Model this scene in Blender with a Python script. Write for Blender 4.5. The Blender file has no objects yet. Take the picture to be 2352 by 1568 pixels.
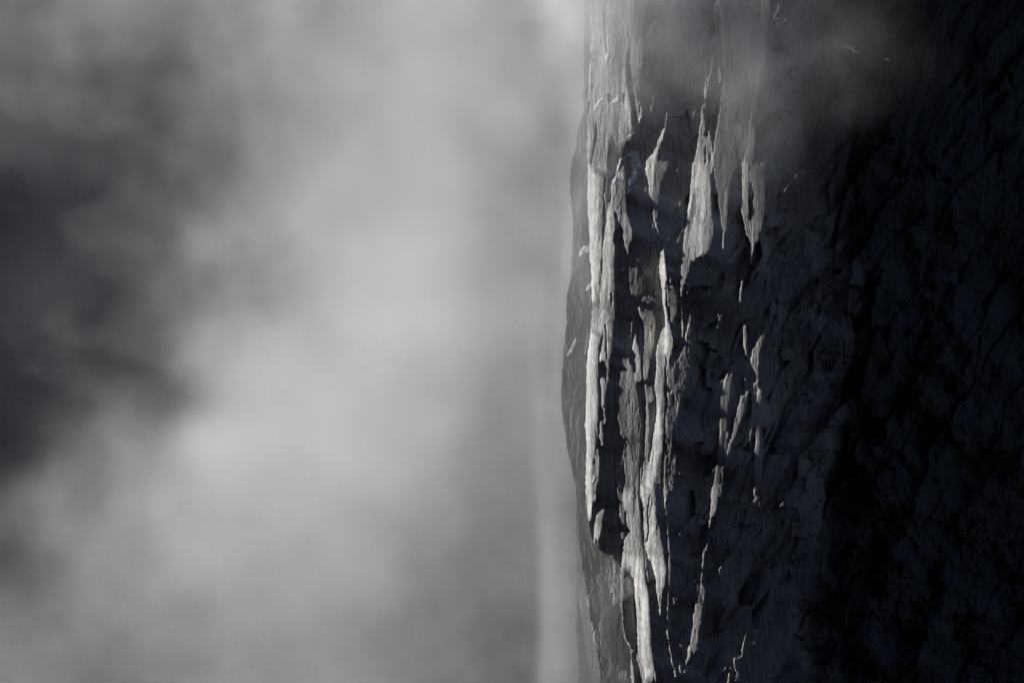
import bpy, math
import numpy as np
from mathutils import Vector

sc = bpy.context.scene
COL = sc.collection
RNG = np.random.default_rng(7)

# ------------------------------------------------------------------ frame of reference
# P units: the picture measured 2352 x 1568; one P is 0.2 m at the depth of the main pillar (y = 0)
PW, PH, M, DIST = 2352.0, 1568.0, 0.2, 1600.0
def to_world(px, py, y):
    """a direction of sight (px,py) taken to depth y"""
    s = M * (DIST + y) / DIST
    return (px - PW / 2) * s, y, (PH / 2 - py) * s

AZ, EL = math.radians(25), math.radians(22)          # sunlight runs to the right, into the wall and down
SUN = np.array([math.cos(EL) * math.cos(AZ), math.cos(EL) * math.sin(AZ), -math.sin(EL)])
T = math.tan(AZ)

# ------------------------------------------------------------------ small numeric helpers
def smooth_noise(shape, lx, lz, beta=2.0, seed=0):
    r = np.random.default_rng(seed)
    f = np.fft.rfft2(r.standard_normal(shape).astype(np.float32))
    kz = np.fft.fftfreq(shape[0])[:, None] * lz
    kx = np.fft.rfftfreq(shape[1])[None, :] * lx
    f = f / (1.0 + (2 * kx) ** 2 + (2 * kz) ** 2) ** (beta / 2)
    n = np.fft.irfft2(f, s=shape)
    return ((n - n.mean()) / n.std()).astype(np.float32)

def facets(X, Y, cw, ch, shear, tilt, step, seed):
    """broken rock: cells of cw x ch leaning by shear, each a tilted plane standing a little proud or back"""
    r = np.random.default_rng(seed)
    U = (X + shear * Y) / cw; Vv = Y / ch
    U0, V0 = U.min() - 2, Vv.min() - 2
    nu, nv = int(U.max() - U0) + 4, int(Vv.max() - V0) + 4
    ju, jv = r.random((nv, nu)), r.random((nv, nu))
    off = r.standard_normal((nv, nu)) * step; tu = r.standard_normal((nv, nu)) * tilt; tv = r.standard_normal((nv, nu)) * tilt * .35
    U = U - U0; Vv = Vv - V0
    iu = U.astype(int); iv = Vv.astype(int)
    best = np.full(X.shape, 1e9); out = np.zeros(X.shape)
    for a in (-1, 0, 1):
        for b in (-1, 0, 1):
            ii, jj = np.clip(iu + a, 0, nu - 1), np.clip(iv + b, 0, nv - 1)
            du = U - (iu + a + ju[jj, ii]); dv = Vv - (iv + b + jv[jj, ii])
            d = np.abs(du) + np.abs(dv)
            k = d < best
            best = np.where(k, d, best)
            out = np.where(k, off[jj, ii] + tu[jj, ii] * du * cw * M + tv[jj, ii] * dv * ch * M, out)
    return out

def blur(a, n):
    for _ in range(n):
        p = np.pad(a, 1, mode='edge')
        a = (p[:-2, 1:-1] + p[2:, 1:-1] + p[1:-1, :-2] + p[1:-1, 2:] + 4 * a) / 8
    return a

def poisson(p, h, lam):
    """height f whose x-slope follows p, with z-slope kept small (weight lam)"""
    nz, nx = p.shape
    m = p.mean()
    q = p - m
    d = np.zeros((nz, nx))
    d[:, 1:] = (q[:, 1:] - q[:, :-1]) / h
    d[:, 0] = q[:, 0] / h
    d[:, -1] = -q[:, -2] / h
    e = np.block([[d, d[:, ::-1]], [d[::-1], d[::-1, ::-1]]])
    F = np.fft.rfft2(e)
    kx = np.fft.rfftfreq(2 * nx)[None, :] * 2 * np.pi
    kz = np.fft.fftfreq(2 * nz)[:, None] * 2 * np.pi
    w = (2 * np.cos(kx) - 2) / h ** 2 + lam * (2 * np.cos(kz) - 2) / h ** 2
    w[0, 0] = 1
    F = F / w
    F[0, 0] = 0
    f = np.fft.irfft2(F, s=e.shape)[:nz, :nx]
    return f + m * h * np.arange(nx)[None, :]

_s = np.linspace(-2.2, 2.2, 1200)
_B = math.cos(EL) * (math.sin(AZ) - _s * math.cos(AZ)) / np.sqrt(1 + _s ** 2)
_k = int(np.argmax(_B))
def slope_of(b):
    """x-slope of a facet that the sun strikes with cosine b"""
    return np.interp(-b, -_B[_k:], _s[_k:])

def P1(zx, zy): return 1263.2 + zx * .25634, zy * .25634
def P2(zx, zy): return 1263.2 + zx * .25634, 373.2 + zy * .25634
def P3(zx, zy): return 1263.2 + zx * .25634, 746.5 + zy * .25634
def P4(zx, zy): return 1148.4 + zx * .2861, 1119.7 + zy * .2861
def P5(zx, zy): return 1665.2 + zx * .3661, zy * .3661
def P6(zx, zy): return 1550.3 + zx * .3662, 516.8 + zy * .3662
def P7(zx, zy): return 1550.3 + zx * .341, 1033.6 + zy * .341
REG = {1: P1, 2: P2, 3: P3, 4: P4, 5: P5, 6: P6, 7: P7}

def line(*runs):
    """an edge traced down the rock: runs of (region, [(zy, zx), ...]) -> rows y and x"""
    pts = []
    for reg, rows in runs:
        for zy, zx in rows:
            x, y = REG[reg](zx, zy)
            pts.append((y, x))
    pts.sort()
    a = np.array(pts)
    return a[:, 0], a[:, 1]

KER = np.hanning(53)[1:-1] / np.hanning(53).sum()
class Field:
    """the relief of one rock face, laid out on a grid in P units"""
    def __init__(self, x0, x1, y0, y1, step, base, seed, wx=5.0, wz=9.0):
        self.x = np.arange(x0, x1 + .01, step); self.y = np.arange(y0, y1 + .01, step)
        self.step = step
        self.X, self.Y = np.meshgrid(self.x, self.y)
        sh = self.X.shape
        rag = smooth_noise(sh, 12, 70, 2.2, seed) * wx * .2 + smooth_noise(sh, 2.2, 12, 1.7, seed + 1) * wx * .05
        self.Xw = self.X + rag
        self.Yw = self.Y + smooth_noise(sh, 4, 12, 1.8, seed + 2) * wz * .4
        self.b = np.full(sh, base, np.float64) if np.isscalar(base) else base(self.X, self.Y)
        self.mask = {}
    def strip(self, reg, bl, br, rows, name=None, fade=0):
        f = REG[reg]
        ys = np.array([f(0, r[0])[1] for r in rows])
        xl = np.array([f(r[1], 0)[0] for r in rows]); xr = np.array([f(r[2], 0)[0] for r in rows])
        j = np.where((self.y > ys[0] - 40) & (self.y < ys[-1] + 40))[0]
        i = np.where((self.x > xl.min() - 25) & (self.x < xr.max() + 25))[0]
        if len(j) == 0 or len(i) == 0: return
        sl = np.s_[j[0]:j[-1] + 1, i[0]:i[-1] + 1]
        Xw, Yw = self.Xw[sl], self.Yw[sl]
        narrow = (xr - xl).mean() < 8
        if narrow:
            Xw = self.X[sl] + (Xw - self.X[sl]) * .35
        L = np.interp(Yw, ys, xl); R = np.interp(Yw, ys, xr)
        if narrow:
            c = (L + R) / 2; hw = np.maximum((R - L) / 2, 1.5); L, R = c - hw, c + hw
        if not fade and bl > 0 and not narrow and min(xr[0] - xl[0], xr[-1] - xl[-1]) > 6: fade = 22
        m = (Xw > L) & (Xw < R) & (Yw >= ys[0]) & (Yw <= ys[-1])
        t = np.clip((Xw - L) / np.maximum(R - L, .01), 0, 1)
        v = bl + (br - bl) * t
        if bl > 0 and (xr - xl).mean() > 12:     # the bright arris is on the sunward side; away from it the rock rounds off
            e = np.clip((1 - t) / .34, 0, 1); e = e * e * (3 - 2 * e)
            v = v * e + np.minimum(v, self.b[sl]) * (1 - e)
            v = v * (1.18 - .2 * t)
            if bl >= .3: v = np.where(Xw - L < 2.4, np.minimum(v * 1.4, .95), v)
        if fade:
            e = np.clip((Yw - ys[0]) / fade, 0, 1) * np.clip((ys[-1] - Yw) / fade, 0, 1)
            v = self.b[sl] * (1 - e) + v * e
        self.b[sl] = np.where(m, v, self.b[sl])
        if name:
            k = self.mask.setdefault(name, np.zeros(self.X.shape, bool)); k[sl] |= m
    def solve(self, lam, lift, seed, rough, depth0, rough_map=None, calm=None, fine=1.0, flutes=.38):
        sh = self.X.shape
        b = np.where(self.b > 0, np.abs(self.b) ** 1.2, self.b)
        flute = .55 * smooth_noise(sh, 4, 80, 2.0, seed + 11) + .5 * smooth_noise(sh, 11, 120, 2.2, seed + 12) + .1 * smooth_noise(sh, 4, 20, 2.0, seed + 13)
        b = np.where(b > 0, np.clip(b * np.exp(flutes * flute * (b < .8)) + flutes * .07 * flute * (b > .12) * (b < .8), .0, .97), b)
        b = blur(b, 1)
        h = self.step * M
        p = slope_of(b)
        lit = self.b > .03
        # walk to the right with the sunlight: sunlit facets come forward out of the rays, shaded ones run along them or fall behind
        sh_r = -SUN[2] / SUN[0]
        d = np.where(lit, p - T, np.where(self.b < -.03, np.maximum(p - T, 0), 0.0)) * h
        nz, nx = d.shape
        A = np.zeros((nz, nx)); cur = np.zeros(nz); rows = np.arange(nz)
        for i in range(1, nx):
            cur = np.interp(rows - sh_r, rows, cur)
            sm = np.convolve(np.pad(cur, 25, mode='edge'), KER, 'valid')
            cur = np.where(lit[:, i], .995 * cur + .005 * sm, .965 * cur + .035 * np.maximum(sm, cur - .03)) + d[:, i]
            A[:, i] = cur
        for _ in range(int(lam)):
            q = np.pad(A, ((1, 1), (0, 0)), mode='edge'); A = (q[:-2] + q[2:] + 2 * A) / 4
        if calm:                                 # past the last sunlit rib the face evens out
            S_ = A[:, ::4].copy(); S_ = np.apply_along_axis(lambda c: np.convolve(np.pad(c, 90, mode='edge'), np.hanning(181) / np.hanning(181).sum(), 'valid'), 0, S_)
            S_ = np.repeat(S_, 4, 1)[:, :nx]; t = np.clip((self.X - calm) / 130, 0, 1)
            A = A * (1 - t) + S_ * t
        dark = blur((~lit).astype(np.float64), 1)
        self.f = T * (self.X - self.x[0]) * M + A + lift * dark
        # fractured granite: long vertical flakes, thin broken sheets, grain
        rm = 1.0 if rough_map is None else rough_map
        n0 = smooth_noise(sh, 30, 70, 2.6, seed) * 3.5
        n1 = smooth_noise(sh, 5, 40, 2.2, seed + 3)
        n2 = smooth_noise(sh, 2.6, 7, 2.2, seed + 1)
        Xn, Yn = self.X + n0 + .35 * n2, self.Y + 2 * n0 + .8 * n2
        fa = facets(Xn, Yn, 13, 75, .05, .10, .10, seed + 5) + facets(Xn + n0, Yn, 5.5, 24, -.08, .10, .045, seed + 6)
        faint = blur(((self.b > 0) & (self.b < .2)).astype(float), 4)
        rm = rm * (1 - .65 * faint)
        n4 = smooth_noise(sh, 3.0, 30, 2.0, seed + 7) + .35 * smooth_noise(sh, 9, 40, 2.0, seed + 17)
        n5 = smooth_noise(sh, 9, 90, 2.1, seed + 8) + .12 * n2
        crack = np.exp(-(n5 / .055) ** 2) * np.clip(smooth_noise(sh, 12, 50, 2, seed + 9), 0, 1.2)
        self.f = self.f + rough * rm * (.05 * n1 + .035 * n2 + fa) + fine * (.020 * n4 + .012 * n2 + .22 * crack) * (1 - .8 * faint)
        self.f = self.f + depth0 - np.interp(0, [0], [0])
    def depth(self, px, py):
        i = np.clip((px - self.x[0]) / self.step, 0, len(self.x) - 1.001)
        j = np.clip((py - self.y[0]) / self.step, 0, len(self.y) - 1.001)
        i0 = i.astype(int); j0 = j.astype(int); u = i - i0; v = j - j0
        f = self.f
        return (f[j0, i0] * (1 - u) * (1 - v) + f[j0, i0 + 1] * u * (1 - v) + f[j0 + 1, i0] * (1 - u) * v + f[j0 + 1, i0 + 1] * u * v)

# ------------------------------------------------------------------ mesh helpers
def mesh_object(name, verts, quads, mat, parent=None, smooth=False):
    me = bpy.data.meshes.new(name)
    verts = np.asarray(verts, np.float32); quads = np.asarray(quads, np.int32)
    used = np.unique(quads)
    remap = np.full(len(verts), -1, np.int32); remap[used] = np.arange(len(used))
    verts = verts[used]; quads = remap[quads]
    me.vertices.add(len(verts)); me.vertices.foreach_set('co', verts.ravel())
    nf = len(quads); k = quads.shape[1]
    me.loops.add(nf * k); me.loops.foreach_set('vertex_index', quads.ravel())
    me.polygons.add(nf); me.polygons.foreach_set('loop_start', np.arange(nf, dtype=np.int32) * k)
    me.polygons.foreach_set('use_smooth', np.full(nf, smooth, bool))
    me.update(calc_edges=True); me.validate()
    me.materials.append(mat)
    o = bpy.data.objects.new(name, me); COL.objects.link(o)
    if parent: o.parent = parent
    return o

def thing(o, label, cat, group=None):
    o['label'] = label; o['category'] = cat
    if group: o['group'] = group
    return o

def face_grid(F, edge, ncol, right, extra, back, power=1.0, seed=5, rag=1.6):
    """vertices of a rock face from its silhouette edge to the right, with a side that runs back into the mountain"""
    ye, xe = edge
    ys = F.y
    xs = np.interp(ys, ye, xe)
    xs = xs + (smooth_noise((1, len(ys)), 12, 1, 1.6, seed)[0] * rag)
    s = np.linspace(0, 1, ncol) ** power
    X = xs[:, None] + (right - xs[:, None]) * s[None, :]
    Y = np.repeat(ys[:, None], ncol, 1)
    D = F.depth(X, Y)
    nb = 8
    t = (np.arange(nb, 0, -1) / nb) ** 2
    Xb = X[:, :1] + t[None, :] * extra; Db = D[:, :1] + t[None, :] * back; Yb = np.repeat(ys[:, None], nb, 1)
    jit = smooth_noise((len(ys), nb), 2, 12, 2, seed + 3) * .7
    jit[:, -1] *= .3
    X = np.hstack([Xb + jit, X]); Y = np.hstack([Yb, Y]); D = np.hstack([Db, D])
    x, y, z = to_world(X, Y, D)
    V = np.stack([x, y, z], -1)
    nz, nx = X.shape
    a = np.arange(nz * nx).reshape(nz, nx)
    Q = np.stack([a[:-1, :-1], a[1:, :-1], a[1:, 1:], a[:-1, 1:]], -1)
    return X, Y, D, V.reshape(-1, 3), Q

# ------------------------------------------------------------------ materials
def rock_material(name, lo, hi, bump=.35, tint=(1, .985, .96), diorite_shade=None):
    m = bpy.data.materials.new(name); m.use_nodes = True
    t = m.node_tree; n = t.nodes; L = t.links.new
    b = n['Principled BSDF']; b.inputs['Roughness'].default_value = .82
    b.inputs['Specular IOR Level'].default_value = .12
    tc = n.new('ShaderNodeTexCoord')
    def noise(scale, det, rough, sx, sz):
        mp = n.new('ShaderNodeMapping'); mp.inputs['Scale'].default_value = (sx, sx, sz)
        L(tc.outputs['Object'], mp.inputs[0])
        q = n.new('ShaderNodeTexNoise'); q.inputs['Scale'].default_value = scale
        q.inputs['Detail'].default_value = det; q.inputs['Roughness'].default_value = rough
        L(mp.outputs[0], q.inputs['Vector']); return q
    big = noise(.05, 4, .6, 1, .35); streak = noise(.9, 6, .72, 1, .07); grain = noise(2.6, 3, .7, 1, .6)
    mx = n.new('ShaderNodeMath'); mx.operation = 'MULTIPLY_ADD'; mx.inputs[1].default_value = .5
    L(streak.outputs[0], mx.inputs[0])
    m2 = n.new('ShaderNodeMath'); m2.operation = 'MULTIPLY'; m2.inputs[1].default_value = .5
    L(big.outputs[0], m2.inputs[0]); L(m2.outputs[0], mx.inputs[2])
    m3 = n.new('ShaderNodeMath'); m3.operation = 'MULTIPLY_ADD'; m3.inputs[1].default_value = .3
    L(grain.outputs[0], m3.inputs[0]); L(mx.outputs[0], m3.inputs[2])
    cr = n.new('ShaderNodeValToRGB')
    e = cr.color_ramp.elements
    e[0].position = .48; e[0].color = (lo * tint[0], lo * tint[1], lo * 1.03, 1)
    e[1].position = .78; e[1].color = (hi * tint[0], hi * tint[1], hi * tint[2], 1)
    L(m3.outputs[0], cr.inputs[0])
    if diorite_shade is None: L(cr.outputs[0], b.inputs['Base Color'])
    else:                                        # dark rock past an irregular contact, its colour blackened to stand in for shade
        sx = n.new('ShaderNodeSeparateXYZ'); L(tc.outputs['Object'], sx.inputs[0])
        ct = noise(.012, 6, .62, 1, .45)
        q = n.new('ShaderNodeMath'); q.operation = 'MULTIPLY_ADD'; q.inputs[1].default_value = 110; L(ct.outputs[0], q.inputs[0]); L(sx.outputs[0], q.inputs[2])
        mr = n.new('ShaderNodeMapRange'); mr.inputs['From Min'].default_value = diorite_shade + 40; mr.inputs['From Max'].default_value = diorite_shade + 75
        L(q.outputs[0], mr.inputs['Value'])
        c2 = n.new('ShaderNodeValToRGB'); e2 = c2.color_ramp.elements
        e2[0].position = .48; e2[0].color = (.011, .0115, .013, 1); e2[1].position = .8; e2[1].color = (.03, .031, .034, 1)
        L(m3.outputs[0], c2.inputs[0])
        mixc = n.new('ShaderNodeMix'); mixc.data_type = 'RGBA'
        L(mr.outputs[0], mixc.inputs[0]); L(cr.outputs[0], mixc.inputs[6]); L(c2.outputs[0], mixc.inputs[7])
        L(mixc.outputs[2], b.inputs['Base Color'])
    bp = n.new('ShaderNodeBump'); bp.inputs['Strength'].default_value = bump; bp.inputs['Distance'].default_value = .5
    gb = noise(1.6, 6, .7, 1, .3)
    L(gb.outputs[0], bp.inputs['Height']); L(bp.outputs[0], b.inputs['Normal'])
    return m

granite = rock_material('granite', .13, .48, .9, diorite_shade=142)
dark_granite = rock_material('dark_granite', .16, .27, .3)
distant_rock = bpy.data.materials.new('distant_rock'); distant_rock.use_nodes = True
distant_rock.node_tree.nodes['Principled BSDF'].inputs['Base Color'].default_value = (.11, .092, .118, 1)
distant_rock.node_tree.nodes['Principled BSDF'].inputs['Roughness'].default_value = .9
forest_floor = rock_material('forest_floor', .03, .055)

def snow_material():
    m = bpy.data.materials.new('snow'); m.use_nodes = True
    t = m.node_tree; n = t.nodes; b = n['Principled BSDF']
    b.inputs['Roughness'].default_value = .6
    q = n.new('ShaderNodeTexNoise'); q.inputs['Scale'].default_value = .8; q.inputs['Detail'].default_value = 4
    tc = n.new('ShaderNodeTexCoord'); t.links.new(tc.outputs['Object'], q.inputs['Vector'])
    cr = n.new('ShaderNodeValToRGB'); cr.color_ramp.elements[0].color = (.44, .47, .52, 1); cr.color_ramp.elements[1].color = (.60, .63, .68, 1)
    cr.color_ramp.elements[0].position = .35; cr.color_ramp.elements[1].position = .65
    t.links.new(q.outputs[0], cr.inputs[0]); t.links.new(cr.outputs[0], b.inputs['Base Color'])
    bp = n.new('ShaderNodeBump'); bp.inputs['Strength'].default_value = .3; bp.inputs['Distance'].default_value = .3
    t.links.new(q.outputs[0], bp.inputs['Height']); t.links.new(bp.outputs[0], b.inputs['Normal'])
    return m
snow = snow_material()

# ------------------------------------------------------------------ the main wall
def base_wall(X, Y):
    return np.where(X > 1700, -.035 - .28 * np.clip((X - 1725) / 90, 0, 1) - .28 * np.clip((X - 1930) / 320, 0, 1), -.025)
W = Field(1285, 2600, -190, 1700, 1.5, base_wall, 11)
S = W.strip
# upper face behind the veil
S(1, .42, .34, [(-440, 345, 880), (0, 345, 875), (300, 365, 868), (500, 355, 850), (760, 345, 858), (900, 330, 850), (1100, 325, 815), (1250, 325, 800), (1300, 325, 720), (1400, 325, 690), (1570, 325, 690)], 'pillar')
S(1, .24, .2, [(250, 560, 690), (500, 560, 660), (700, 560, 640), (760, 570, 640)])
S(1, .12, .1, [(-440, 850, 870), (0, 845, 868), (150, 825, 860), (240, 780, 810), (300, 765, 785)])
S(1, -.05, -.05, [(120, 482, 490), (300, 485, 495), (400, 492, 505), (460, 508, 514)])
S(1, .72, .5, [(1100, 325, 400), (1300, 325, 450), (1450, 325, 500), (1570, 325, 512)], 'pillar')
S(1, .1, .1, [(1200, 545, 560), (1350, 525, 620), (1570, 500, 612)])
S(1, -.08, -.08, [(420, 700, 712), (550, 690, 715), (650, 680, 725), (800, 705, 738), (1000, 728, 765), (1100, 740, 785), (1130, 750, 800)])
S(1, .5, .4, [(740, 768, 778), (850, 768, 800), (950, 773, 825), (1050, 785, 826), (1110, 800, 815)])
S(1, -.05, -.05, [(780, 782, 786), (900, 795, 800), (1000, 806, 812)])
S(1, .5, .42, [(740, 640, 665), (830, 640, 690), (950, 680, 728), (1100, 700, 738), (1200, 722, 738)])
S(1, .45, .35, [(320, 735, 850), (500, 735, 850), (700, 745, 850)])
S(1, -.08, -.08, [(835, 508, 520), (870, 515, 540), (905, 535, 560)])
S(1, -.08, -.08, [(850, 660, 672), (930, 652, 668)])
S(1, -.06, -.06, [(1130, 412, 422), (1200, 405, 428), (1300, 392, 402), (1390, 372, 390), (1460, 358, 378)])
S(1, -.06, -.06, [(750, 380, 388), (830, 368, 376)])
S(1, -.06, -.06, [(900, 350, 356), (1040, 332, 342)])
# lens-shaped flake
S(1, .45, .33, [(1010, 1043, 1052), (1080, 1030, 1050), (1200, 1000, 1035), (1300, 960, 1005), (1400, 900, 975), (1500, 868, 955), (1568, 866, 940)], 'flake')
S(1, -.07, -.07, [(1050, 1018, 1030), (1120, 1000, 1025), (1190, 992, 1004)])
S(1, .3, .3, [(1050, 1012, 1018), (1120, 994, 1000), (1195, 987, 992)])
S(2, .12, .04, [(-60, 940, 1110), (0, 938, 1120), (100, 928, 1062), (200, 923, 1020), (350, 918, 992), (450, 935, 982), (600, 968, 992)], 'flake')
S(2, .52, .42, [(0, 866, 940), (100, 870, 928), (200, 884, 923), (350, 892, 918), (400, 904, 925), (500, 933, 948), (600, 962, 972), (700, 988, 998)], 'flake')
# veiled grey flank right of the big slab
S(1, .07, .05, [(-440, 1500, 2150), (0, 1500, 2150), (300, 1540, 2060), (600, 1560, 1960), (900, 1530, 1900), (1200, 1480, 1890), (1570, 1450, 1830)])
S(1, .2, .1, [(-440, 1900, 2000), (0, 1890, 1990), (400, 1885, 1965), (600, 1850, 1935), (800, 1820, 1890), (1000, 1800, 1872), (1200, 1780, 1852), (1570, 1720, 1835)], 'rib')
S(1, .3, .3, [(590, 1502, 1510), (650, 1510, 1535), (720, 1508, 1540), (765, 1515, 1530)])
S(1, .2, .2, [(880, 1530, 1540), (980, 1525, 1532), (1040, 1515, 1522)])
S(1, .22, .2, [(600, 1780, 1790), (750, 1774, 1786)])
S(2, .09, .05, [(0, 1450, 1720), (150, 1480, 1700), (300, 1500, 1650), (450, 1530, 1620), (600, 1545, 1600), (780, 1548, 1562)])
S(2, .3, .25, [(250, 1580, 1590), (400, 1570, 1580), (560, 1558, 1572), (700, 1540, 1552), (780, 1548, 1555)])
# the big slab
S(1, .42, .34, [(520, 1386, 1394), (700, 1392, 1400), (800, 1380, 1396), (900, 1362, 1386), (1000, 1350, 1376), (1100, 1340, 1392), (1200, 1325, 1398), (1300, 1310, 1432), (1400, 1295, 1442), (1570, 1280, 1448)], 'slab')
S(1, .36, .3, [(500, 1455, 1462), (620, 1444, 1460), (720, 1414, 1432), (850, 1386, 1400), (1000, 1378, 1388)], 'slab')
S(1, .32, .25, [(1150, 1412, 1440), (1250, 1400, 1450), (1400, 1440, 1470), (1570, 1440, 1462)])
S(1, -.07, -.07, [(1190, 1395, 1420), (1225, 1375, 1398)])
S(1, -.07, -.07, [(1330, 1388, 1394), (1420, 1392, 1400), (1480, 1388, 1400)])
S(2, .54, .4, [(0, 1280, 1448), (200, 1265, 1460), (300, 1255, 1468), (450, 1230, 1478), (550, 1218, 1502), (650, 1208, 1490), (750, 1195, 1458), (820, 1190, 1430), (860, 1187, 1335), (900, 1185, 1275), (1000, 1180, 1250), (1100, 1176, 1216), (1210, 1176, 1188)], 'slab')
S(2, .72, .55, [(0, 1280, 1318), (300, 1255, 1298), (600, 1212, 1238), (900, 1185, 1225), (1100, 1176, 1198), (1200, 1176, 1188)], 'slab')
S(2, .12, .2, [(250, 1295, 1310), (400, 1270, 1318), (550, 1235, 1275), (640, 1240, 1256), (710, 1228, 1236)])
S(2, .55, .45, [(250, 1305, 1330), (400, 1318, 1345), (480, 1318, 1330)])
S(2, .55, .5, [(1270, 1170, 1178), (1400, 1174, 1190), (1480, 1180, 1202), (1568, 1182, 1190)])
S(3, .55, .5, [(-10, 1178, 1192), (50, 1185, 1202), (95, 1183, 1188)])
# right rib
S(2, .2, .1, [(0, 1720, 1990), (150, 1720, 2000), (300, 1720, 2005), (450, 1715, 2000), (550, 1730, 1960), (650, 1770, 1900), (750, 1800, 1850), (850, 1797, 1820), (940, 1795, 1800)], 'rib')
S(2, .38, .3, [(0, 1722, 1760), (200, 1720, 1780), (380, 1725, 1770), (450, 1716, 1745), (550, 1735, 1750), (660, 1760, 1766)])
S(2, -.07, -.07, [(205, 1795, 1808), (300, 1775, 1825), (400, 1780, 1822), (500, 1785, 1805)])
S(2, .45, .4, [(500, 1795, 1800), (540, 1796, 1808), (650, 1798, 1815), (750, 1800, 1830), (850, 1800, 1816), (930, 1796, 1802)])
S(2, .03, .0, [(420, 2040, 2160), (520, 1960, 2120), (600, 1900, 2040), (665, 1880, 1960)])
# centre planes
S(2, .05, .02, [(870, 725, 970), (1000, 706, 955), (1100, 716, 900), (1200, 735, 880), (1270, 758, 820)])
S(2, .1, .1, [(860, 940, 975), (920, 910, 960), (940, 900, 940)])
S(2, .24, .2, [(1180, 880, 965), (1230, 830, 960), (1290, 780, 862)])
S(2, .24, .2, [(1300, 790, 960), (1400, 820, 970), (1500, 850, 972), (1570, 850, 962)])
S(2, .45, .4, [(1293, 778, 800), (1340, 795, 820), (1410, 815, 826)])
S(2, .16, .1, [(1380, 738, 748), (1480, 728, 742), (1568, 722, 735)])
S(2, .2, .18, [(1120, 920, 988), (1210, 940, 1000)])
S(2, .15, .05, [(1090, 1060, 1175), (1250, 1050, 1168), (1350, 1080, 1162), (1460, 1075, 1120)])
S(2, .64, .48, [(755, 1005, 1025), (800, 990, 1026), (900, 978, 1045), (1000, 976, 1060), (1080, 990, 1075), (1150, 1000, 1050), (1250, 1010, 1045), (1350, 1030, 1062), (1450, 1035, 1078), (1568, 1020, 1100)], 'rib')
S(2, .58, .5, [(1035, 1075, 1086), (1085, 1076, 1086)])
S(2, -.05, -.05, [(1040, 1062, 1072), (1100, 1040, 1056), (1140, 1030, 1040)])
# the bright pillar
S(2, .5, .36, [(-10, 505, 600), (200, 500, 560), (350, 492, 540), (500, 520, 600), (650, 498, 606), (800, 478, 602), (1000, 468, 592), (1150, 452, 602), (1250, 440, 600), (1350, 370, 610), (1570, 360, 580)], 'pillar')
S(2, .1, .06, [(-10, 512, 612), (100, 505, 600), (200, 500, 555), (330, 498, 538), (480, 505, 520)])
S(2, .92, .6, [(-10, 325, 512), (200, 325, 505), (400, 328, 495), (600, 340, 500), (800, 350, 480), (1000, 360, 470), (1150, 366, 456), (1250, 368, 446), (1300, 366, 420), (1345, 364, 388)], 'pillar')
S(2, .46, .28, [(-10, 605, 690), (100, 600, 695), (200, 555, 702), (350, 545, 698), (480, 545, 702), (560, 530, 600)], 'rib')
S(2, .46, .3, [(470, 600, 702), (550, 622, 732), (620, 640, 748), (700, 655, 742), (760, 678, 716), (835, 690, 702)], 'rib')
S(2, -.06, -.06, [(455, 582, 594), (560, 600, 622), (640, 602, 645), (720, 605, 660)])
S(2, -.06, -.06, [(620, 580, 600), (660, 576, 600), (720, 570, 592)])
S(2, -.06, -.06, [(860, 462, 470), (960, 464, 472)])
S(2, -.06, -.06, [(1180, 540, 552), (1280, 545, 556)])
S(3, .42, .32, [(-5, 490, 585), (150, 470, 582), (300, 450, 565), (400, 450, 556), (500, 450, 546), (580, 460, 522), (700, 460, 502), (800, 468, 498), (870, 478, 496)], 'pillar')
S(3, .3, .25, [(860, 440, 468), (1000, 440, 478), (1085, 465, 482)], 'pillar')
S(3, .88, .66, [(-10, 340, 500), (200, 325, 458), (400, 318, 450), (600, 312, 445), (800, 308, 440), (1000, 312, 435), (1100, 315, 422), (1200, 315, 402), (1300, 315, 392), (1570, 315, 382)], 'pillar')
S(3, .34, .3, [(1100, 420, 440), (1200, 400, 450), (1300, 385, 442), (1400, 380, 426), (1570, 375, 405)], 'pillar')
S(3, -.05, -.05, [(340, 446, 500), (420, 446, 515), (480, 450, 512)])
S(3, -.05, -.05, [(-5, 494, 502), (150, 498, 506), (300, 505, 515)])
S(3, -.05, -.05, [(690, 446, 460), (760, 455, 470), (850, 448, 480)])
# recess and rounded column
S(3, .035, .5, [(250, 655, 720), (400, 640, 765), (600, 620, 800), (800, 610, 835), (900, 620, 842), (1060, 650, 842)], 'rib')
S(3, .48, .38, [(115, 765, 775), (200, 745, 810), (300, 750, 826), (420, 762, 828), (520, 765, 832)], 'rib')
S(3, -.07, -.07, [(180, 715, 735), (260, 705, 740), (340, 732, 772), (425, 760, 770)])
S(3, .06, .44, [(1040, 650, 840), (1100, 655, 830), (1200, 660, 815), (1400, 670, 812), (1570, 660, 810)], 'rib')
S(3, .3, .3, [(-5, 850, 960), (150, 855, 950), (300, 830, 920), (450, 835, 900), (540, 840, 872)])
S(3, .22, .2, [(530, 845, 930), (700, 850, 945), (800, 860, 940), (1000, 850, 922), (1200, 845, 905), (1400, 820, 880), (1568, 812, 880)])
S(3, .52, .46, [(-5, 965, 1100), (150, 960, 1106), (260, 950, 1080), (400, 950, 1032), (550, 930, 1042), (700, 950, 1040), (850, 950, 1035), (1000, 925, 1030), (1150, 910, 1020), (1250, 890, 1002), (1400, 870, 948), (1570, 880, 952)], 'rib')
S(3, .55, .48, [(-5, 1040, 1072), (150, 1060, 1106), (260, 1065, 1100), (300, 1050, 1076), (400, 1040, 1056), (550, 1047, 1056), (655, 1052, 1058)])
S(3, -.07, -.07, [(270, 1038, 1050), (400, 1028, 1040), (600, 1042, 1048)])
S(3, -.07, -.07, [(680, 880, 930), (800, 890, 940), (950, 895, 928), (1100, 890, 910), (1250, 885, 895)])
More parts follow.
